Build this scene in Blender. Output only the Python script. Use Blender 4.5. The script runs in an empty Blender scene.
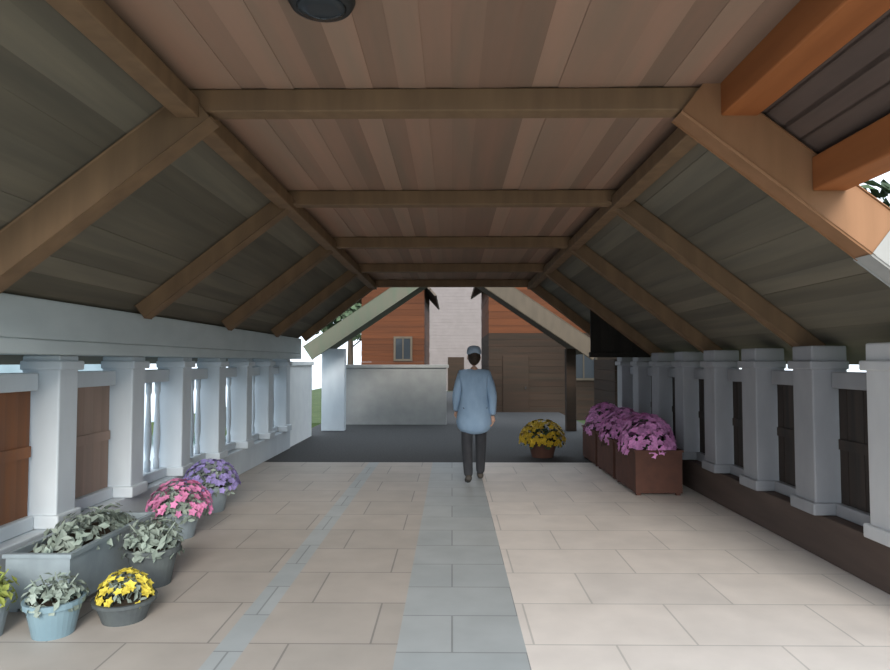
import bpy, bmesh, math, random
from mathutils import Vector, Matrix
random.seed(7)
S = bpy.context.scene
C = S.collection

# ------------------------------------------------------------------ materials
def mat(name, c1, c2=None, rough=0.7, scale=(6, 6, 6), bump=0.0, island=0.0, detail=4, metal=0.0, bscale=None, emit=None):
    m = bpy.data.materials.new(name); m.use_nodes = True
    nt = m.node_tree; N = nt.nodes; L = nt.links
    b = N['Principled BSDF']; b.inputs['Roughness'].default_value = rough; b.inputs['Metallic'].default_value = metal; b.inputs['Specular IOR Level'].default_value = .2
    c2 = c2 or c1
    tc = N.new('ShaderNodeTexCoord'); mp = N.new('ShaderNodeMapping'); mp.inputs['Scale'].default_value = scale
    L.new(tc.outputs['Object'], mp.inputs['Vector'])
    nz = N.new('ShaderNodeTexNoise'); nz.inputs['Scale'].default_value = 1.0; nz.inputs['Detail'].default_value = detail
    L.new(mp.outputs['Vector'], nz.inputs['Vector'])
    rp = N.new('ShaderNodeValToRGB'); rp.color_ramp.elements[0].position = .32; rp.color_ramp.elements[1].position = .68
    rp.color_ramp.elements[0].color = (*c1, 1); rp.color_ramp.elements[1].color = (*c2, 1)
    L.new(nz.outputs['Fac'], rp.inputs['Fac'])
    out = rp.outputs['Color']
    if island:
        g = N.new('ShaderNodeNewGeometry'); mr = N.new('ShaderNodeMapRange')
        mr.inputs['To Min'].default_value = 1 - island; mr.inputs['To Max'].default_value = 1 + island
        L.new(g.outputs['Random Per Island'], mr.inputs['Value'])
        hs = N.new('ShaderNodeHueSaturation'); L.new(mr.outputs['Result'], hs.inputs['Value']); L.new(out, hs.inputs['Color'])
        out = hs.outputs['Color']
    L.new(out, b.inputs['Base Color'])
    if bump:
        bp = N.new('ShaderNodeBump'); bp.inputs['Strength'].default_value = bump; bp.inputs['Distance'].default_value = .01
        L.new(nz.outputs['Fac'], bp.inputs['Height']); L.new(bp.outputs['Normal'], b.inputs['Normal'])
    return m

def slab_mat(name, c1, c2, mortar, w, h, rough=.55):
    m = bpy.data.materials.new(name); m.use_nodes = True
    nt = m.node_tree; N = nt.nodes; L = nt.links; b = N['Principled BSDF']; b.inputs['Roughness'].default_value = rough
    tc = N.new('ShaderNodeTexCoord')
    br = N.new('ShaderNodeTexBrick'); br.inputs['Scale'].default_value = 1; br.inputs['Mortar Size'].default_value = .006
    br.inputs['Brick Width'].default_value = w; br.inputs['Row Height'].default_value = h
    br.inputs['Color1'].default_value = (*c1, 1); br.inputs['Color2'].default_value = (*c2, 1); br.inputs['Mortar'].default_value = (*mortar, 1)
    L.new(tc.outputs['Object'], br.inputs['Vector'])
    nz = N.new('ShaderNodeTexNoise'); nz.inputs['Scale'].default_value = 3.1; nz.inputs['Detail'].default_value = 6
    L.new(tc.outputs['Object'], nz.inputs['Vector'])
    mr = N.new('ShaderNodeMapRange'); mr.inputs['To Min'].default_value = .82; mr.inputs['To Max'].default_value = 1.18
    L.new(nz.outputs['Fac'], mr.inputs['Value'])
    hs = N.new('ShaderNodeHueSaturation'); L.new(br.outputs['Color'], hs.inputs['Color']); L.new(mr.outputs['Result'], hs.inputs['Value'])
    L.new(hs.outputs['Color'], b.inputs['Base Color'])
    bp = N.new('ShaderNodeBump'); bp.inputs['Strength'].default_value = .25; bp.inputs['Distance'].default_value = .01
    L.new(nz.outputs['Fac'], bp.inputs['Height']); L.new(bp.outputs['Normal'], b.inputs['Normal'])
    return m

M = {}
M['tan_slab'] = slab_mat('tan_slab', (.45, .40, .355), (.40, .36, .32), (.24, .22, .2), .9, .6)
M['grey_slab'] = slab_mat('grey_slab', (.40, .42, .42), (.36, .385, .39), (.24, .25, .25), .8, .5)
M['pale_slab'] = slab_mat('pale_slab', (.74, .67, .61), (.68, .62, .57), (.5, .46, .42), .9, .6)
M['asphalt'] = mat('asphalt', (.05, .05, .052), (.075, .075, .075), .9, (30, 30, 30), .5)
M['grass'] = mat('grass_ground', (.05, .08, .03), (.09, .12, .05), 1, (3, 3, 3), .5)
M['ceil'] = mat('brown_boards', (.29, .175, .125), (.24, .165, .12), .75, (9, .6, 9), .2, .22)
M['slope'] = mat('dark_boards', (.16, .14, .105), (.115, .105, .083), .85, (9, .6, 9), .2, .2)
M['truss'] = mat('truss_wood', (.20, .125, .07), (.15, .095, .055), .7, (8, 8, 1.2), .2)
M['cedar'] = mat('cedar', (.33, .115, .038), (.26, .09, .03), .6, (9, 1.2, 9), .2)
M['cedar_lit'] = mat('cedar_lit', (.28, .145, .075), (.23, .12, .06), .6, (9, 9, 1.5), .2)  # lit copy of the truss wood, right-hand brightness put into the colour
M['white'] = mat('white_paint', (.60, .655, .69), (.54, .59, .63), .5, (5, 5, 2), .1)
M['grey'] = mat('shaded_white_paint', (.32, .32, .335), (.27, .275, .29), .6, (5, 5, 2), .1)  # the white post paint with right-side shade put into the colour
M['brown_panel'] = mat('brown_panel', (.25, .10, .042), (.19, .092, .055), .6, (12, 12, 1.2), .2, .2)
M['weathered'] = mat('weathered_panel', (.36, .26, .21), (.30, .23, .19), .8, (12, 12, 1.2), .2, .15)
M['shaded_panel'] = mat('shaded_panel', (.055, .042, .036), (.035, .032, .03), .7, (12, 12, 1.2), .2, .2)  # brown panel wood darkened, shade of the right side in its colour
M['bluegrey'] = mat('blue_grey_paint', (.50, .56, .57), (.44, .50, .51), .6, (5, 2, 5), .1)
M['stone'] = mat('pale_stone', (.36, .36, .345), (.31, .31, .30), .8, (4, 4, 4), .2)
M['plaster'] = mat('pale_plaster', (.22, .193, .188), (.2, .175, .17), .85, (3, 3, 3), .1)
M['water'] = mat('water', (.10, .16, .20), (.12, .18, .22), .12, (2, .6, 2), .3)
M['hill_added'] = mat('added_hill', (.22, .28, .31), (.17, .23, .25), 1, (.3, .3, .3), .2)
M['shade_black'] = mat('shade_black', (.012, .011, .009), (.02, .017, .014), .8, (12, 12, 2), .2, .2)
M['whitewash'] = mat('whitewash', (.86, .89, .89), (.80, .83, .84), .8, (4, 4, 4), .1)
M['lit_grey'] = mat('lit_grey_paint', (.62, .62, .62), (.55, .55, .56), .6, (5, 5, 2), .1)
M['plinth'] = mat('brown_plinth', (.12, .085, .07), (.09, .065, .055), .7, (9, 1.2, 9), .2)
M['orange_wall'] = mat('orange_timber', (.095, .029, .009), (.072, .023, .008), .7, (1, 1, 12), .2, .15)
M['brown_wall'] = mat('brown_timber', (.04, .024, .016), (.028, .02, .014), .8, (1, 1, 12), .2, .15)
M['roof'] = mat('roof_shingle', (.13, .10, .08), (.09, .075, .06), .9, (12, 12, 12), .4, .25)
M['verge'] = mat('verge_wood', (.10, .08, .058), (.08, .065, .048), .7, (8, 8, 2), .2)
M['mossy'] = mat('mossy_verge', (.09, .105, .075), (.11, .105, .08), .8, (8, 8, 2), .2)
M['galv'] = mat('galvanised', (.33, .39, .42), (.26, .31, .34), .45, (7, 7, 7), .1, metal=.3)
M['terracotta'] = mat('terracotta', (.125, .058, .042), (.10, .05, .038), .85, (9, 9, 9), .2)
M['darkpot'] = mat('slate_pot', (.10, .115, .115), (.075, .085, .09), .6, (9, 9, 9), .2)
M['bluepot'] = mat('blue_glazed', (.20, .29, .33), (.16, .24, .28), .3, (5, 5, 5))
M['cream'] = mat('cream_pot', (.6, .58, .54), (.52, .5, .47), .7, (9, 9, 9), .1)
M['soil'] = mat('soil', (.04, .03, .022), (.06, .045, .03), 1, (40, 40, 40), .6)
M['leaf'] = mat('sage_leaf', (.20, .25, .21), (.26, .30, .26), .6, (8, 8, 8), 0, .3)
M['leafdark'] = mat('dark_leaf', (.045, .075, .04), (.07, .10, .055), .6, (8, 8, 8), 0, .35)
M['leaflime'] = mat('lime_leaf', (.33, .36, .08), (.25, .31, .09), .6, (8, 8, 8), 0, .25)
M['pink'] = mat('pink_petal', (.60, .20, .36), (.52, .2, .37), .6, (20, 20, 20), 0, .25)
M['magenta'] = mat('magenta_petal', (.74, .32, .62), (.66, .29, .56), .6, (20, 20, 20), 0, .25)
M['purple'] = mat('purple_petal', (.28, .23, .48), (.25, .21, .43), .6, (20, 20, 20), 0, .25)
M['yellow'] = mat('yellow_petal', (.68, .56, .08), (.58, .47, .07), .6, (20, 20, 20), 0, .2)
M['gold'] = mat('gold_petal', (.60, .40, .03), (.48, .33, .03), .6, (20, 20, 20), 0, .2)
M['bark'] = mat('bark', (.10, .075, .055), (.06, .048, .038), .95, (12, 12, 3), .6)
M['glass'] = mat('dark_glass', (.03, .035, .04), None, .08)
M['blackmetal'] = mat('black_metal', (.02, .02, .02), (.03, .03, .03), .45)
M['lens'] = mat('frosted_lens', (.5, .5, .48), None, .3)
M['skin'] = mat('skin', (.55, .34, .25), (.5, .3, .22), .55)
M['jacket'] = mat('blue_jacket', (.30, .42, .56), (.25, .36, .50), .8, (14, 14, 6), .3)
M['cap'] = mat('blue_cap', (.34, .42, .52), (.28, .36, .45), .9, (40, 40, 40), .3)
M['trousers'] = mat('dark_trousers', (.035, .037, .042), (.05, .05, .055), .9, (14, 14, 6), .3)
M['shoe'] = mat('shoe', (.05, .045, .04), (.07, .06, .05), .6)
M['hair'] = mat('hair', (.05, .035, .025), (.03, .022, .018), .6, (30, 30, 30))

# ------------------------------------------------------------------ mesh helpers
class MB:
    def __init__(s): s.bm = bmesh.new()
    def box(s, x0, x1, y0, y1, z0, z1, bevel=0.0):
        r = bmesh.ops.create_cube(s.bm, size=1); vs = r['verts']
        for v in vs: v.co = Vector(((x0+x1)/2 + v.co.x*(x1-x0), (y0+y1)/2 + v.co.y*(y1-y0), (z0+z1)/2 + v.co.z*(z1-z0)))
        if bevel:
            es = list({e for v in vs for e in v.link_edges})
            bmesh.ops.bevel(s.bm, geom=es, offset=bevel, segments=2, profile=.5, affect='EDGES')
        return s
    def bar(s, a, b, w, h, up=(0, 0, 1), bevel=0.0):
        a = Vector(a); b = Vector(b); d = b - a; L = d.length; d.normalize()
        up = Vector(up); side = d.cross(up).normalized(); up = side.cross(d).normalized()
        r = bmesh.ops.create_cube(s.bm, size=1); vs = r['verts']; c = (a+b)/2
        for v in vs: v.co = c + d*(v.co.x*L) + side*(v.co.y*w) + up*(v.co.z*h)
        if bevel:
            es = list({e for v in vs for e in v.link_edges})
            bmesh.ops.bevel(s.bm, geom=es, offset=bevel, segments=2, profile=.5, affect='EDGES')
        return s
    def lathe(s, prof, c=(0, 0, 0), n=28):
        rings = []
        for r, z in prof:
            rings.append([s.bm.verts.new((c[0]+r*math.cos(2*math.pi*k/n), c[1]+r*math.sin(2*math.pi*k/n), c[2]+z)) for k in range(n)])
        for A, B in zip(rings, rings[1:]):
            for k in range(n): s.bm.faces.new((A[k], A[(k+1) % n], B[(k+1) % n], B[k]))
        s.bm.faces.new(rings[0][::-1]); s.bm.faces.new(rings[-1])
        return s
    def quad(s, p, n, w, l, rot):
        n = Vector(n).normalized(); t = n.orthogonal().normalized(); t.rotate(Matrix.Rotation(rot, 3, n)); u = n.cross(t); p = Vector(p)
        vs = [s.bm.verts.new(p + q) for q in (-t*l*.5, u*w*.5 + n*w*.15, t*l*.5, -u*w*.5 + n*w*.15)]
        s.bm.faces.new(vs)
    def build(s, name, m, parent=None, smooth=False):
        me = bpy.data.meshes.new(name); bmesh.ops.recalc_face_normals(s.bm, faces=s.bm.faces); s.bm.to_mesh(me); s.bm.free()
        ms = m if isinstance(m, list) else [m]
        for q in ms: me.materials.append(q)
        if smooth:
            for p in me.polygons: p.use_smooth = True
        o = bpy.data.objects.new(name, me); C.objects.link(o)
        if parent: o.parent = parent
        return o

def tag(o, label=None, cat=None, group=None, kind=None):
    if label: o['label'] = label
    if cat: o['category'] = cat
    if group: o['group'] = group
    if kind: o['kind'] = kind
    return o
def thing(name, label, cat, loc=(0, 0, 0), group=None, rz=0):
    o = bpy.data.objects.new(name, None); C.objects.link(o); o.location = loc; o.rotation_euler.z = rz; o.empty_display_size = .1
    return tag(o, label, cat, group)
def struct(o, label, cat): return tag(o, label, cat, None, 'structure')
ORD = ['first', 'second', 'third', 'fourth', 'fifth', 'sixth', 'seventh', 'eighth', 'ninth', 'tenth']

# ------------------------------------------------------------------ dimensions
Y0, Y1 = 1.9, 11.6            # roof from / to
EX, EZ = 3.15, 1.68           # eave
JX, JZ = 1.42, 3.02           # where the slope meets the flat ceiling
SL = (JZ-EZ)/(EX-JX)

# ------------------------------------------------------------------ floor
f = MB()
def strip(x0, x1, mi, y0=-3, y1=10.0):
    n = len(f.bm.faces); f.box(x0, x1, y0, y1, -.2, 0)
    f.bm.faces.ensure_lookup_table()
    for q in f.bm.faces[n:]: q.material_index = mi
strip(-3.3, -1.28, 0); strip(-1.28, -1.12, 1); strip(-1.12, -.30, 0); strip(-.30, .40, 1); strip(.40, 3.3, 2)
fl = f.build('floor', [M['tan_slab'], M['grey_slab'], M['pale_slab']])
struct(fl, 'stone slab floor with a grey centre strip and paler right lane', 'floor')
p = MB(); p.box(-3.3, 3.3, 10.0, 34, -.22, -.002); struct(p.build('path', M['asphalt']), 'dark asphalt path beyond the stone slab floor', 'path')
g = MB(); g.box(-3.6, 60, -20, 90, -.6, -.25); g.box(-9, -3.6, 19, 60, -.6, -.25); w_ = MB(); w_.box(-90, -3.6, -30, 90, -.8, -.601); tag(w_.build('water', M['water']), 'pale water seen through the left balustrades', 'water', None, 'structure')
hl = MB(); hl.bm.verts.ensure_lookup_table()
xs = [-30+6*k for k in range(22)]
A = [hl.bm.verts.new((-48-6*math.sin(k*.9), y, -.7)) for k, y in enumerate(xs)]
B = [hl.bm.verts.new((-58-6*math.sin(k*.9), y, 9+2.5*math.sin(k*.8)+1.2*math.sin(k*2.1))) for k, y in enumerate(xs)]
D = [hl.bm.verts.new((-85, y, -.7)) for y in xs]
for k in range(len(xs)-1):
    hl.bm.faces.new((A[k], A[k+1], B[k+1], B[k])); hl.bm.faces.new((B[k], B[k+1], D[k+1], D[k]))
tag(hl.build('added_hills', M['hill_added'], None, True), 'added blue-grey hills that dim the water, haze put into their colour', 'added_hills', None, 'structure')  # hills added to dim the reflection and sky behind the balusters
struct(g.build('ground', M['grass']), 'grassy ground outside the covered walk', 'ground')

# ------------------------------------------------------------------ ceiling and slopes (boards)
c = MB(); n = 20; w = 2*JX/n
for k in range(n):
    x = -JX + k*w; dz = random.uniform(0, .008)
    c.box(x, x+w+.002, Y0, Y1, JZ+dz, JZ+.05+dz)
ce = c.build('ceiling', M['ceil']); struct(ce, 'flat brown board ceiling between the two dark roof slopes', 'ceiling')
def slope(side, y0, y1, t0, t1, parent, name, m, nb):
    b = MB()
    for k in range(nb):
        ta = t0+(t1-t0)*k/nb; tb = t0+(t1-t0)*(k+1)/nb + .004
        pa = Vector((side*(EX+(JX-EX)*ta), 0, EZ+(JZ-EZ)*ta)); pb = Vector((side*(EX+(JX-EX)*tb), 0, EZ+(JZ-EZ)*tb))
        mid = (pa+pb)/2; nrm = Vector((side*SL, 0, 1)).normalized()
        mid = mid + nrm*(.025+random.uniform(0, .008))
        b.bar((mid.x, y0, mid.z), (mid.x, y1, mid.z), (pb-pa).length, .04, up=nrm)
    return b.build(name, m, parent)
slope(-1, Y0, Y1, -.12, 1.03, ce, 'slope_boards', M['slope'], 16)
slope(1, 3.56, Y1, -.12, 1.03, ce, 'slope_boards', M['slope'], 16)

# ------------------------------------------------------------------ trusses
ty = [3.45, 5.5, 7.55, 9.6, 11.5]
for i, y in enumerate(ty):
    t = thing('roof_truss', f'brown timber roof truss, {ORD[i]} from the front under the dark slopes', 'truss', (0, y, 0), 'timber trusses under the roof')
    h = .2 if i == 0 else .13; wd = .13
    nrm = Vector((SL, 0, 1)).normalized()
    for sd in ((-1,) if i == 0 else (-1, 1)):
        nn = Vector((sd*SL, 0, 1)).normalized(); off = -nn*(h/2)
        ex = 2.70 if sd < 0 else EX-.02; a = Vector((sd*ex, 0, EZ+(EX-ex)*SL)) + off; bb = Vector((sd*JX, 0, JZ)) + off
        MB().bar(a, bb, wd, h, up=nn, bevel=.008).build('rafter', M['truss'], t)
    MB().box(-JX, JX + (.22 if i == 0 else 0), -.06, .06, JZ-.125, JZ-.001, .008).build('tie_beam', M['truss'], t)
for sd, nm in ((-1, 'left'), (1, 'right')):
    a = Y0 if sd < 0 else 3.52
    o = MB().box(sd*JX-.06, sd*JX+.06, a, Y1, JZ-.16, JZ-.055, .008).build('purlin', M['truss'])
    tag(o, f'long brown purlin where the ceiling meets the {nm} dark slope', 'beam', 'purlins along the ceiling')

# near right bay: open cedar framing instead of slope boards, lighter wood carrying the right side's brightness
ced = thing('cedar_roof_bay', 'orange cedar roof bay, rafter coloured as lit, with an open strip above the right wall', 'roof frame', (0, 0, 0))
nn = Vector((SL, 0, 1)).normalized(); off = -nn*.12
a = Vector((EX, 3.43, EZ)) + off; bb = Vector((JX-.05, 3.43, JZ+.05*SL)) + off
cut = bb + (a-bb)*.55
MB().bar(cut, bb, .14, .24, up=nn, bevel=.01).build('edge_rafter', M['cedar_lit'], ced)
tag(MB().bar(a, cut, .15, .25, up=nn, bevel=.01).build('lit_rafter_foot', M['stone'], ced), 'foot of the cedar rafter, bright light put into its pale colour')  # lower end of the same rafter, bright light put into its colour
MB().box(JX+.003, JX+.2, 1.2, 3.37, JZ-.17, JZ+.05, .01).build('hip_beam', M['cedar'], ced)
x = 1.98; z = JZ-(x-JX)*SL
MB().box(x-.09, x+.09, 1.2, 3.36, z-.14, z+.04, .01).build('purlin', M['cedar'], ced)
b = MB()
for k in range(6):
    xa = 1.50+k*.09; za = JZ-(xa+.04-JX)*SL
    b.bar((xa+.04, 1.2, za+.05), (xa+.04, 3.46, za+.05), .14, .03, up=nn)
b.build('boards', M['plinth'], ced)
MB().box(EX-.2, EX-.04, 1.2, 3.40, EZ-.0, EZ+.12, .01).build('eave_beam', M['cedar_lit'], ced)
# lamp at the front of the ceiling
lt = thing('ceiling_lamp', 'round black lamp fixed to the brown ceiling near the front', 'lamp', (-.52, 2.50, JZ))
MB().lathe([(.13, 0), (.135, -.03), (.12, -.055), (.1, -.06)]).build('lamp_body', M['blackmetal'], lt, True)
MB().lathe([(.1, -.059), (.09, -.07), (.05, -.075), (.005, -.078)]).build('lens', M['glass'], lt, True)

# ------------------------------------------------------------------ side walls
def wall(sd, nm, ys, pw, mpost, mrail, mpan, col, pcol, panels, top):
    X = sd*2.95; Xo = sd*3.22
    bx = MB(); bx.box(min(X-sd*.04, Xo), max(X-sd*.04, Xo), ys[0]-pw, 11.6, 0, .34, .01)
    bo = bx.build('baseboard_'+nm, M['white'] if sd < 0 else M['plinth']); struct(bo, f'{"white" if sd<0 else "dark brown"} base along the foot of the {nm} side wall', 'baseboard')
    for i, y in enumerate(ys):
        pale = sd > 0 and i == 1  # second right post has light from the opening put into its colour
        if pale: mpost, keep = M['lit_grey'], mpost
        t = thing(('white' if sd < 0 else 'grey')+'_post', f'{ORD[i]} {col} post from the front along the {nm} wall', 'post', (X, y, .0), f'{col} posts of the {nm} wall')
        x0, x1 = sorted((-sd*.08, sd*.2))
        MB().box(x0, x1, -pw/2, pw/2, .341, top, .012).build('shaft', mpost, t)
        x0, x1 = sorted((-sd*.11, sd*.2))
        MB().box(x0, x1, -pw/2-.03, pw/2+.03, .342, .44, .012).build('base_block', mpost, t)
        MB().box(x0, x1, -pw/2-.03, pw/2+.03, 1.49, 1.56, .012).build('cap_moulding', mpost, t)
        if pale: mpost = keep; t['label'] = 'grey post with light put into its colour, second from the front along the right wall'
    for i in range(len(ys)-1):
        a, b_ = ys[i]+pw/2+.032, ys[i+1]-pw/2-.032
        hw = (b_-a)/2
        pan = i in panels
        if pan:
            t = thing('wood_panel', f'{pcol} board panel between the {ORD[i]} and {ORD[i+1]} {col} posts on the {nm}', 'panel', (sd*3.08, (a+b_)/2, .342), f'board panels of the {nm} wall')
        else:
            t = thing('balustrade', f'open {col} balustrade between the {ORD[i]} and {ORD[i+1]} {col} posts on the {nm}', 'balustrade', (sd*3.08, (a+b_)/2, .342), f'open balustrades of the {nm} wall')
        MB().box(-.07, .07, -hw, hw, 0, .10, .01).build('bottom_rail', mrail, t)
        MB().box(-.08, .08, -hw, hw, 1.0, 1.13, .01).build('top_rail', mrail, t)
        if pan:
            bd = MB(); n = 6
            for k in range(n):
                u = -hw+2*hw*k/n; bd.box(-.02-.004*(k % 2), .02, u, u+2*hw/n+.001, .09, 1.01)
            mp_ = M['weathered'] if (sd < 0 and i == 1) else mpan
            if sd < 0 and i == 1: t['label'] = 'faded grey-brown board panel between the second and third white posts on the left'
            bd.build('boards', mp_, t)
            MB().box(-.035, .035, -hw, hw, .52, .60).build('middle_rail', mp_, t)
        else:
            for k in range(4):
                u = -hw+2*hw*(k+.5)/4
                MB().lathe([(.03, .10), (.03, .2), (.02, .22), (.034, .36), (.036, .45), (.022, .72), (.018, .86), (.03, .9), (.03, 1.0)], (0, u, 0), 14).build('baluster', mrail, t, True)
LY = [3.72+1.08*k for k in range(8)]
RY = [3.4, 4.35, 5.31, 6.27, 7.23, 8.19, 9.15, 10.11, 11.07]
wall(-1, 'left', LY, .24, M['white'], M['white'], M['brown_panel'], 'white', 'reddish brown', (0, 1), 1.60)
wall(1, 'right', RY, .3, M['grey'], M['grey'], M['shaded_panel'], 'grey', 'dark brown', range(9), 1.68)  # right wall takes the left wall's colours with shade mixed in
hb_ = MB().box(-3.12, -2.72, 2.0, 11.6, 1.601, 1.70, .01).box(-2.86, -2.72, 2.0, 11.6, 1.701, 1.97, .01)
tag(hb_.build('header_beam', M['bluegrey']), 'long pale blue-grey beam lying on the white posts of the left wall', 'beam')

# ------------------------------------------------------------------ plants
def foliage(mb, c, rx, ry, rz, n, w, l):
    for _ in range(n):
        u = random.uniform(0, 2*math.pi); v = math.acos(random.uniform(-.25, 1)); r = random.uniform(.55, 1)
        d = Vector((math.cos(u)*math.sin(v), math.sin(u)*math.sin(v), math.cos(v)))
        p = Vector((c[0]+d.x*rx*r, c[1]+d.y*ry*r, c[2]+d.z*rz*r))
        nrm = d + Vector((random.uniform(-.6, .6), random.uniform(-.6, .6), random.uniform(-.2, .8)))
        mb.quad(p, nrm, w*random.uniform(.7, 1.2), l*random.uniform(.7, 1.2), random.uniform(0, 6.28))
def blossoms(mb, c, rx, ry, rz, n, r0):
    for _ in range(n):
        u = random.uniform(0, 2*math.pi); v = math.acos(random.uniform(-.05, 1))
        d = Vector((math.cos(u)*math.sin(v), math.sin(u)*math.sin(v), math.cos(v)))
        p = Vector((c[0]+d.x*rx, c[1]+d.y*ry, c[2]+d.z*rz)) + d*.015
        nrm = (d+Vector((random.uniform(-.4, .4), random.uniform(-.4, .4), random.uniform(0, .5)))).normalized()
        t = nrm.orthogonal().normalized(); q = nrm.cross(t); r = r0*random.uniform(.75, 1.2)
        cv = mb.bm.verts.new(p - nrm*r*.2); ring = []
        for k in range(10):
            rr = r if k % 2 == 0 else r*.62
            ring.append(mb.bm.verts.new(p + (t*math.cos(k*.6283) + q*math.sin(k*.6283))*rr))
        for k in range(10): mb.bm.faces.new((cv, ring[k], ring[(k+1) % 10]))
def pot_plant(name, label, loc, r, h, mpot, mleaf, mflo, fr, fh, nl, nf, leafsize=.06, flo=.028, group=None):
    t = thing(name, label, 'plant', loc, group)
    MB().lathe([(r*.72, 0), (r*.8, h*.3), (r*.95, h*.82), (r*1.06, h*.84), (r*1.08, h), (r*.95, h), (r*.9, h*.9), (.01, h*.9)]).build('pot', mpot, t, False)
    MB().lathe([(.01, h*.88), (r*.92, h*.9), (r*.8, h*.94), (.01, h*.96)]).build('soil', M['soil'], t)
    fo = MB(); foliage(fo, (0, 0, h*.95), fr, fr, fh, nl, leafsize*.5, leafsize); 
    for k in range(9):
        a = k*.7; fo.bar((.02*math.cos(a), .02*math.sin(a), h*.9), (fr*.7*math.cos(a), fr*.7*math.sin(a), h+fh*.75), .006, .006)
    fo.build('foliage', mleaf, t)
    if mflo:
        bl = MB(); blossoms(bl, (0, 0, h*.97), fr, fr, fh, nf, flo); bl.build('blossoms', mflo, t)
    return t
def trough(name, label, loc, lx, ly, h, mt, mleaf, mflo, fh, nl, nf, flo=.03, group=None):
    t = thing(name, label, 'planter', loc, group)
    b = MB()
    b.box(-lx/2, lx/2, -ly/2, -ly/2+.02, .03, h); b.box(-lx/2, lx/2, ly/2-.02, ly/2, .03, h)
    b.box(-lx/2, -lx/2+.02, -ly/2+.02, ly/2-.02, .03, h); b.box(lx/2-.02, lx/2, -ly/2+.02, ly/2-.02, .03, h)
    b.box(-lx/2+.02, lx/2-.02, -ly/2+.02, ly/2-.02, .03, .05)
    b.build('box', mt, t)
    rm = MB()
    rm.box(-lx/2-.015, lx/2+.015, -ly/2-.015, -ly/2+.02, h, h+.025); rm.box(-lx/2-.015, lx/2+.015, ly/2-.02, ly/2+.015, h, h+.025)
    rm.box(-lx/2-.015, -lx/2+.02, -ly/2+.02, ly/2-.02, h, h+.025); rm.box(lx/2-.02, lx/2+.015, -ly/2+.02, ly/2-.02, h, h+.025)
    rm.build('rim', mt, t)
    for sx in (-1, 1):
        for sy in (-1, 1): MB().box(sx*(lx/2-.04)-.025, sx*(lx/2-.04)+.025, sy*(ly/2-.05)-.025, sy*(ly/2-.05)+.025, 0, .03).build('foot', mt, t)
    MB().box(-lx/2+.02, lx/2-.02, -ly/2+.02, ly/2-.02, h-.08, h-.02).build('soil', M['soil'], t)
    fo = MB(); foliage(fo, (0, 0, h-.02), lx*.56, ly*.5, fh, nl, .04, .08); fo.build('foliage', mleaf, t)
    if mflo:
        bl = MB(); blossoms(bl, (0, 0, h-.02), lx*.56, ly*.5, fh, nf, flo); bl.build('blossoms', mflo, t)
    return t
FG = 'flower pots along the left wall'
trough('flower_trough', 'blue-grey metal trough of sage leaves at the foot of the left wall', (-2.56, 4.55, 0), .40, 1.1, .34, M['galv'], M['leaf'], None, .2, 420, 0)
pot_plant('potted_plant', 'low slate bowl of bright yellow flowers on the tan floor', (-1.98, 3.93, 0), .17, .13, M['darkpot'], M['leaf'], M['yellow'], .14, .15, 130, 80, .06, .032, FG)
pot_plant('potted_plant', 'dark slate pot of sage leaves behind the yellow flower bowl', (-2.10, 4.55, 0), .17, .26, M['darkpot'], M['leaf'], None, .22, .22, 260, 0, .08, group=FG)
pot_plant('potted_plant', 'blue-grey pot of rosy pink flowers against the left wall', (-2.42, 5.75, 0), .17, .24, M['galv'], M['leaf'], M['pink'], .26, .26, 240, 170, .07, .036, FG)
pot_plant('potted_plant', 'blue-grey pot of purple flowers beyond the pink ones', (-2.52, 6.75, 0), .19, .26, M['galv'], M['leaf'], M['purple'], .27, .27, 240, 160, .07, .036, FG)
pot_plant('potted_plant', 'blue glazed pot of sage leaves at the lower left', (-2.28, 3.72, 0), .15, .2, M['bluepot'], M['leaf'], None, .17, .15, 180, 0, .07, group=FG)
pot_plant('potted_plant', 'blue-grey pot of lime green leaves at the left edge', (-2.66, 3.66, 0), .15, .22, M['galv'], M['leaflime'], None, .18, .18, 220, 0, .07, group=FG)
RG = 'magenta flower troughs along the right wall'
for i, y in enumerate((8.0, 9.05, 10.1)):
    trough('flower_trough', f'terracotta trough of magenta flowers by the right wall, {ORD[i]} from the front', (2.40, y, 0), .54, .92, .5, M['terracotta'], M['leafdark'], M['magenta'], .42, 260, 380, .05, RG)
pot_plant('potted_plant', 'terracotta pot of golden yellow flowers near the right end of the walk', (1.48, 10.6, 0), .24, .26, M['terracotta'], M['leafdark'], M['gold'], .36, .34, 260, 260, .09, .05)

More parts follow.
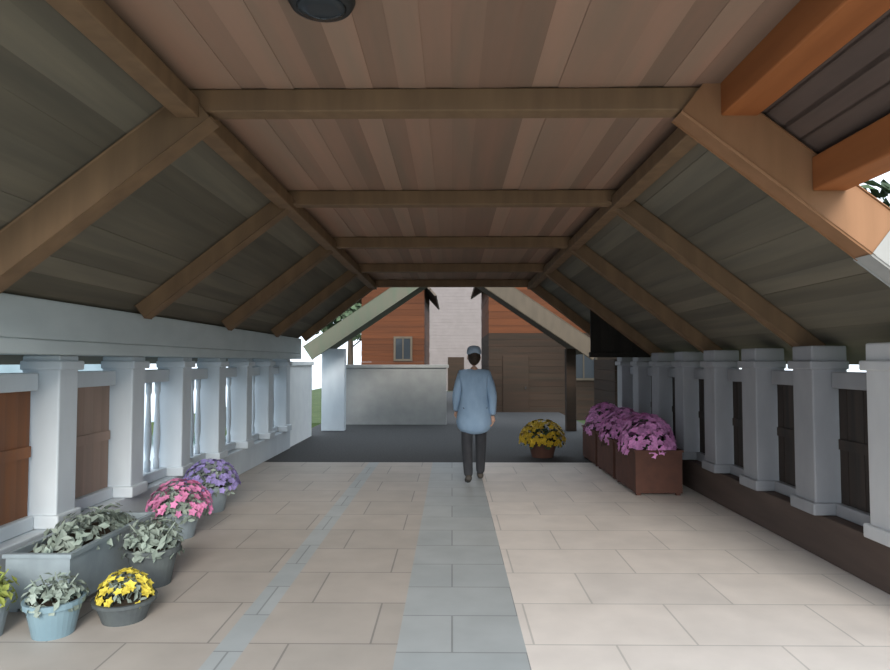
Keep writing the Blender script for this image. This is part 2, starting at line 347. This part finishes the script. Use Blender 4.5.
# ------------------------------------------------------------------ person walking away
def skin(verts, edges, radii, root=0, sub=2):
    me = bpy.data.meshes.new('tmp'); me.from_pydata(verts, edges, [])
    o = bpy.data.objects.new('tmp', me); C.objects.link(o)
    sm = o.modifiers.new('s', 'SKIN')
    for i, r in enumerate(radii):
        sv = me.skin_vertices[0].data[i]; sv.radius = r if isinstance(r, tuple) else (r, r); sv.use_root = (i == root)
    o.modifiers.new('u', 'SUBSURF').levels = sub
    o.modifiers['u'].render_levels = sub
    dg = bpy.context.evaluated_depsgraph_get(); ev = o.evaluated_get(dg); out = bpy.data.meshes.new_from_object(ev)
    bpy.data.objects.remove(o); bpy.data.meshes.remove(me)
    return out
def person(loc, rz):
    t = thing('person', 'person in a pale blue coat and cap walking along the grey centre strip', 'person', loc, None, rz)
    # faces +Y. left arm swings forward, right leg forward
    J = dict(pel=(0, 0, .93), wai=(0, -.01, 1.08), che=(0, -.01, 1.28), nec=(0, 0, 1.43), nk2=(0, .015, 1.50),
             shl=(-.17, -.01, 1.38), ell=(-.225, .04, 1.11), wrl=(-.22, .17, .90),
             shr=(.17, -.01, 1.38), elr=(.225, -.10, 1.12), wrr=(.23, -.08, .86),
             hil=(-.09, 0, .88), knl=(-.10, -.03, .48), anl=(-.10, -.26, .13), tol=(-.10, -.14, .05),
             hir=(.09, 0, .88), knr=(.10, .14, .50), anr=(.10, .20, .09), tor=(.11, .36, .04))
    K = list(J); V = [J[k] for k in K]; ix = {k: i for i, k in enumerate(K)}
    E = [('pel', 'wai'), ('wai', 'che'), ('che', 'nec'), ('nec', 'nk2'), ('che', 'shl'), ('shl', 'ell'), ('ell', 'wrl'), ('che', 'shr'), ('shr', 'elr'), ('elr', 'wrr'),
         ('pel', 'hil'), ('hil', 'knl'), ('knl', 'anl'), ('anl', 'tol'), ('pel', 'hir'), ('hir', 'knr'), ('knr', 'anr'), ('anr', 'tor')]
    R = dict(pel=(.13, .10), wai=(.12, .085), che=(.14, .10), nec=.055, nk2=.05, shl=.055, ell=.04, wrl=.026, shr=.055, elr=.04, wrr=.026,
             hil=.08, knl=.055, anl=.037, tol=.03, hir=.08, knr=.055, anr=.037, tor=.03)
    me = skin(V, [(ix[a], ix[b]) for a, b in E], [R[k] for k in K])
    bm = bmesh.new(); bm.from_mesh(me)
    # head with brow, nose, chin and ears
    r = bmesh.ops.create_uvsphere(bm, u_segments=24, v_segments=18, radius=1)
    for v in r['verts']:
        x, y, z = v.co
        sx = .077*(1-.18*max(0, -z)); nose = .024*math.exp(-((x/.16)**2 + ((z+.12)/.2)**2)) if y > 0 else 0
        eye = -.008*sum(math.exp(-(((x-e)/.16)**2 + ((z-.08)/.12)**2)) for e in (-.4, .4)) if y > 0 else 0
        mouth = .006*math.exp(-((x/.25)**2 + ((z+.5)/.1)**2)) if y > 0 else 0
        v.co = Vector((x*sx, .025 + y*.098 + nose + eye + mouth, 1.615 + z*.12))
    for s_ in (-1, 1):
        e = bmesh.ops.create_icosphere(bm, subdivisions=2, radius=1)
        for v in e['verts']: v.co = Vector((s_*.079 + v.co.x*.012, .015+v.co.y*.02, 1.605+v.co.z*.032))
    bm.to_mesh(me); bm.free()
    # hands: palm plus five separate curled fingers
    def hand(w, d, sd):
        w = Vector(w); d = Vector(d).normalized(); side = Vector((0, 1, 0)) if abs(d.y) < .6 else Vector((0, .5, 1)); side = (side - d*side.dot(d)).normalized(); cur = Vector((-sd, 0, 0))
        V = [tuple(w), tuple(w+d*.05), tuple(w+d*.085)]; E = [(0, 1), (1, 2)]; R = [(.024, .02), (.034, .018), (.036, .015)]
        for k, L in enumerate((.068, .076, .07, .055)):
            b0 = w + d*.085 + side*(.027-.018*k); n0 = len(V)
            V += [tuple(b0), tuple(b0+d*L*.45+cur*.008), tuple(b0+d*L*.75+cur*.028), tuple(b0+d*L*.85+cur*.05)]
            E += [(2, n0), (n0, n0+1), (n0+1, n0+2), (n0+2, n0+3)]; R += [.0095, .009, .008, .007]
        n0 = len(V); b0 = w + d*.03 + side*.03
        V += [tuple(b0), tuple(b0+side*.022+d*.03+cur*.012), tuple(b0+side*.026+d*.058+cur*.022)]
        E += [(1, n0), (n0, n0+1), (n0+1, n0+2)]; R += [.012, .010, .008]
        return skin(V, E, R, 0, 1)
    bm = bmesh.new(); bm.from_mesh(me)
    for key, el, sd in (('wrl', 'ell', -1), ('wrr', 'elr', 1)):
        hm = hand(J[key], Vector(J[key])-Vector(J[el]), sd); bm.from_mesh(hm)
    bm.to_mesh(me); bm.free()
    for p_ in me.polygons: p_.use_smooth = True
    me.materials.clear(); me.materials.append(M['skin'])
    o = bpy.data.objects.new('body', me); C.objects.link(o); o.parent = t
    def cloth(name, keys, edges, rad, m, extra=None):
        V = [J[k] for k in keys]; 
        if extra: V = [extra.get(k, J[k]) for k in keys]
        ii = {k: i for i, k in enumerate(keys)}
        q = skin(V, [(ii[a], ii[b]) for a, b in edges], [rad[k] for k in keys])
        for p_ in q.polygons: p_.use_smooth = True
        q.materials.clear(); q.materials.append(m); ob = bpy.data.objects.new(name, q); C.objects.link(ob); ob.parent = t
        return ob
    J['hem'] = (0, 0, .58)
    cloth('jacket', ['hem', 'pel', 'wai', 'che', 'nec', 'shl', 'ell', 'wrl', 'shr', 'elr', 'wrr'],
          [('hem', 'pel'), ('pel', 'wai'), ('wai', 'che'), ('che', 'nec'), ('che', 'shl'), ('shl', 'ell'), ('ell', 'wrl'), ('che', 'shr'), ('shr', 'elr'), ('elr', 'wrr')],
          dict(hem=(.30, .27), pel=(.235, .19), wai=(.195, .15), che=(.185, .135), nec=(.07, .07), shl=.085, ell=.065, wrl=.045, shr=.085, elr=.065, wrr=.045), M['jacket'])
    J['cuffl'] = (-.10, -.26, .10); J['cuffr'] = (.10, .20, .06)
    cloth('trousers', ['pel', 'hil', 'knl', 'cuffl', 'hir', 'knr', 'cuffr'], [('pel', 'hil'), ('hil', 'knl'), ('knl', 'cuffl'), ('pel', 'hir'), ('hir', 'knr'), ('knr', 'cuffr')],
          dict(pel=(.13, .11), hil=.09, knl=.078, cuffl=.06, hir=.09, knr=.078, cuffr=.06), M['trousers'])
    for (hx, hy, hz), (tx, tyy, tz) in (((-.10, -.30, .11), (-.10, -.13, .04)), ((.10, .15, .045), (.11, .40, .04))):
        q = skin([(hx, hy, hz), ((hx+tx)/2, (hy+tyy)/2, (hz+tz)/2+.005), (tx, tyy, tz)], [(0, 1), (1, 2)], [(.045, .045), (.048, .042), (.045, .035)])
        for p_ in q.polygons: p_.use_smooth = True
        q.materials.append(M['shoe']); ob = bpy.data.objects.new('shoe', q); C.objects.link(ob); ob.parent = t
    hb = MB(); r = bmesh.ops.create_uvsphere(hb.bm, u_segments=20, v_segments=14, radius=1)
    for v in r['verts']: v.co = Vector((v.co.x*.084, .012+v.co.y*.1 - .012*(v.co.z < 0), 1.62+v.co.z*.115 if v.co.z > -.45 or v.co.y < .2 else 1.66))
    bmesh.ops.delete(hb.bm, geom=[v for v in hb.bm.verts if v.co.y > .05 and v.co.z < 1.66], context='VERTS')
    hb.build('hair', M['hair'], t, True)
    cb = MB(); cb.lathe([(.092, 1.65), (.096, 1.67), (.094, 1.70), (.082, 1.735), (.055, 1.757), (.01, 1.765)], (0, .018, 0), 24)
    cb.box(-.06, .06, .09, .17, 1.655, 1.668, .004)
    cb.build('cap', M['cap'], t, True)
    return t
person((.29, 8.4, 0), math.radians(4))

# ------------------------------------------------------------------ beyond the roof
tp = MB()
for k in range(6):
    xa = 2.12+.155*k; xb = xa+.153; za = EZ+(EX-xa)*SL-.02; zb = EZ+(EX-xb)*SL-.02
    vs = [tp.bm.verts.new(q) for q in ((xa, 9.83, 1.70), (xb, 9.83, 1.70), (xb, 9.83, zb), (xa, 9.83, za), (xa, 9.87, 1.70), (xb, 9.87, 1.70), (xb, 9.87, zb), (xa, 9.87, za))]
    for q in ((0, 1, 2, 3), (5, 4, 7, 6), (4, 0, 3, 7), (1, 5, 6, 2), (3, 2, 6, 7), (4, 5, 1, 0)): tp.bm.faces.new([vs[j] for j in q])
ct = thing('shade_panel', 'added black panel standing in for shade in the corner under the right slope at the far end', 'panel', (0, 0, 0))  # added panel, gives the dark shade of the eave corner a shape
tp.build('boards', M['shade_black'], ct); MB().box(2.1, 3.02, 9.80, 9.90, 1.62, 1.70, .008).build('bottom_rail', M['shade_black'], ct)  # boards and rail are parts of the added shade panel only
# white parapet in the open, left
pp = MB(); pp.box(-3.22, -2.95, 11.62, 13.55, -.02, 1.48, .01); pp.box(-3.26, -2.91, 11.62, 13.55, 1.48, 1.56, .01)
tag(pp.build('parapet', M['whitewash']), 'bright white parapet in the open beyond the roof on the left', 'parapet')
bp = MB(); 
for k in range(8): bp.box(2.95, 3.2, 11.7, 13.4, .0+k*.2, .195+k*.2)
bw = bp.build('plank_wall', M['brown_wall']); tag(bw, 'dark brown plank wall beyond the magenta flowers on the right', 'wall')
# timber gateway
gt = thing('timber_gateway', 'open timber gateway with a gabled top at the far end of the walk', 'gateway', (0, 14.6, 0))
apex = Vector((0, 0, 3.86))
for sd, m_ in ((-1, M['mossy']), (1, M['verge'])):
    e = Vector((sd*3.05, 0, 1.80))
    MB().bar(e, apex, 2.0, .16, up=Vector((sd*.6, 0, 1)), bevel=.01).build('roof_slope', m_, gt)
    MB().bar(e+Vector((0, -1.03, -.06)), apex+Vector((0, -1.03, -.06)), .06, .34, up=Vector((sd*.6, 0, 1)), bevel=.01).build('bargeboard', m_, gt)
    pw = .11 if sd > 0 else .26
    MB().box(sd*2.68-pw, sd*2.68+pw, -.11, .11, 0, 1.85, .012).build('post', M['brown_wall'] if sd > 0 else M['white'], gt)
# houses
def house(name, label, x0, x1, y0, y1, zw, zr, mw, mu, mr, wins, door=None, zs=None):
    t = thing(name, label, 'house', ((x0+x1)/2, (y0+y1)/2, -.25)); hx = (x1-x0)/2; hy = (y1-y0)/2
    zs = zs or zw
    for za, zb, m_, nm in ((0, zs, mw, 'walls'), (zs, zw, mu, 'upper_walls')):
        n = int((zb-za)/.2); b = MB()
        if not n: continue
        for k in range(n): b.box(-hx-random.uniform(0, .01), hx+random.uniform(0, .01), -hy-.005*(k % 2), hy, za+k*(zb-za)/n, za+(k+1)*(zb-za)/n-.004)
        b.build(nm, m_, t)
    g = MB(); pts = [(-hx, zw), (hx, zw), (0, zr)]
    A = [g.bm.verts.new((a, -hy, z)) for a, z in pts]; B = [g.bm.verts.new((a, hy, z)) for a, z in pts]
    g.bm.faces.new(A); g.bm.faces.new(B[::-1])
    for k in range(3): g.bm.faces.new((A[k], A[(k+1) % 3], B[(k+1) % 3], B[k]))
    g.build('gable', mu, t)
    for sd in (-1, 1):
        nn = Vector((sd*(zr-zw), 0, hx)).normalized(); a = Vector((sd*(hx+.35), 0, zw-.35*(zr-zw)/hx)) + nn*.06; c_ = Vector((0, 0, zr)) + nn*.06
        r = MB(); nb = 8
        for k in range(nb):
            p0 = a+(c_-a)*(k/nb); p1 = a+(c_-a)*((k+1)/nb); md = (p0+p1)/2
            r.bar((md.x, -hy-.4, md.z), (md.x, hy+.4, md.z), (p1-p0).length+.03, .06+.01*(k % 2), up=nn)
        r.build('roof', mr, t)
    for wx, wz, ww, wh in wins:
        f_ = MB(); y = -hy-.03
        f_.box(wx-ww/2-.07, wx+ww/2+.07, y-.03, y+.02, wz-.07, wz); f_.box(wx-ww/2-.07, wx+ww/2+.07, y-.03, y+.02, wz+wh, wz+wh+.07)
        f_.box(wx-ww/2-.07, wx-ww/2, y-.03, y+.02, wz, wz+wh); f_.box(wx+ww/2, wx+ww/2+.07, y-.03, y+.02, wz, wz+wh); f_.box(wx-.02, wx+.02, y-.02, y+.015, wz, wz+wh)
        wf = f_.build('window_frame', M['verge'], t)
        MB().box(wx-ww/2, wx+ww/2, y-.005, y+.005, wz, wz+wh).build('pane', M['glass'], wf)
    if door:
        dx, dw, dh = door
        d = MB().box(dx-dw/2, dx+dw/2, -hy-.05, -hy-.005, .02, dh, .01).build('door', M['brown_wall'], t)
        MB().box(dx+dw/2-.12, dx+dw/2-.08, -hy-.09, -hy-.05, dh*.48, dh*.52).build('handle', M['blackmetal'], d)
    return t
house('timber_house', 'orange-brown timber house beyond the pale cross wall on the left', -3.1, -.95, 22, 27, 4.4, 5.6, M['orange_wall'], M['orange_wall'], M['roof'], [(.35, 1.9, .5, .7)])
house('timber_house', 'brown timber house with an orange upper storey on the right', 1.15, 5.2, 20, 25, 4.5, 5.9, M['brown_wall'], M['orange_wall'], M['roof'], [(.9, 1.3, .7, .8)], (-1.2, .8, 2.0), 2.7)
house('plaster_house', 'pale plaster house closing the view straight ahead', -5, 5.5, 40, 47, 6.5, 9, M['plaster'], M['plaster'], M['roof'], [(-3, 2.2, .9, 1.2), (3, 2.2, .9, 1.2)], (0, 1.0, 2.1))
cw = MB(); cw.box(-2.90, -.14, 16.0, 16.3, -.02, 1.40, .01); cw.box(-2.90, -.08, 15.94, 16.36, 1.40, 1.48, .01)
tag(cw.build('cross_wall', M['stone']), 'low pale stone wall crossing in front of the orange-brown house', 'wall')

def tree(label, x, y, h, cr, n, m):
    t = thing('tree', label, 'tree', (x, y, -.25), 'trees around the covered walk')
    tr = MB(); tr.lathe([(.2, 0), (.15, h*.25), (.11, h*.5), (.03, h*.85)], (0, 0, 0), 12)
    for k in range(7):
        a = k*2.4; z = h*(.35+.06*k); tr.bar((0, 0, z), (math.cos(a)*cr*.7, math.sin(a)*cr*.7, z+h*.18), .06, .06)
    tr.build('trunk', M['bark'], t)
    cr_ = MB()
    for k in range(9):
        a = k*2.4; z = h*(.45+.055*k); rr = cr*(.75 if k < 7 else .3)
        foliage(cr_, (math.cos(a)*rr*.7, math.sin(a)*rr*.7, z), cr*.55, cr*.55, h*.16, n//9, .22, .34)
    cr_.build('crown', m, t)
tree('bushy green tree rising left of the orange-brown timber house', -4.9, 31, 7.0, 2.2, 3600, M['leafdark'])
tree('dark leafy tree outside showing through the open strip of the cedar roof bay', 6.2, 12.5, 6.0, 2.0, 2600, M['leafdark'])

# ------------------------------------------------------------------ light, camera
W = bpy.data.worlds.new('World'); S.world = W; W.use_nodes = True
bg = W.node_tree.nodes['Background']; bg.inputs['Color'].default_value = (.80, .90, 1.0, 1); bg.inputs['Strength'].default_value = 1.5
sl = bpy.data.lights.new('sun', 'SUN'); sl.energy = 2.6; sl.angle = math.radians(22); sl.color = (1, .95, .88)
so = bpy.data.objects.new('sun', sl); C.objects.link(so)
d = Vector((-.14, .87, -.35)); so.rotation_euler = d.to_track_quat('-Z', 'Y').to_euler()
cam = bpy.data.cameras.new('camera'); cam.lens = 26; cam.sensor_width = 36; cam.clip_start = .05
co = bpy.data.objects.new('camera', cam); C.objects.link(co); co.location = (0, 0, 1.55)
co.rotation_euler = (math.radians(90+2.4), 0, math.radians(.62)); S.camera = co
S.view_settings.view_transform = 'Standard'; S.view_settings.look = 'None'; S.view_settings.gamma = 1; S.view_settings.use_curve_mapping = False
S.view_settings.exposure = 0.55
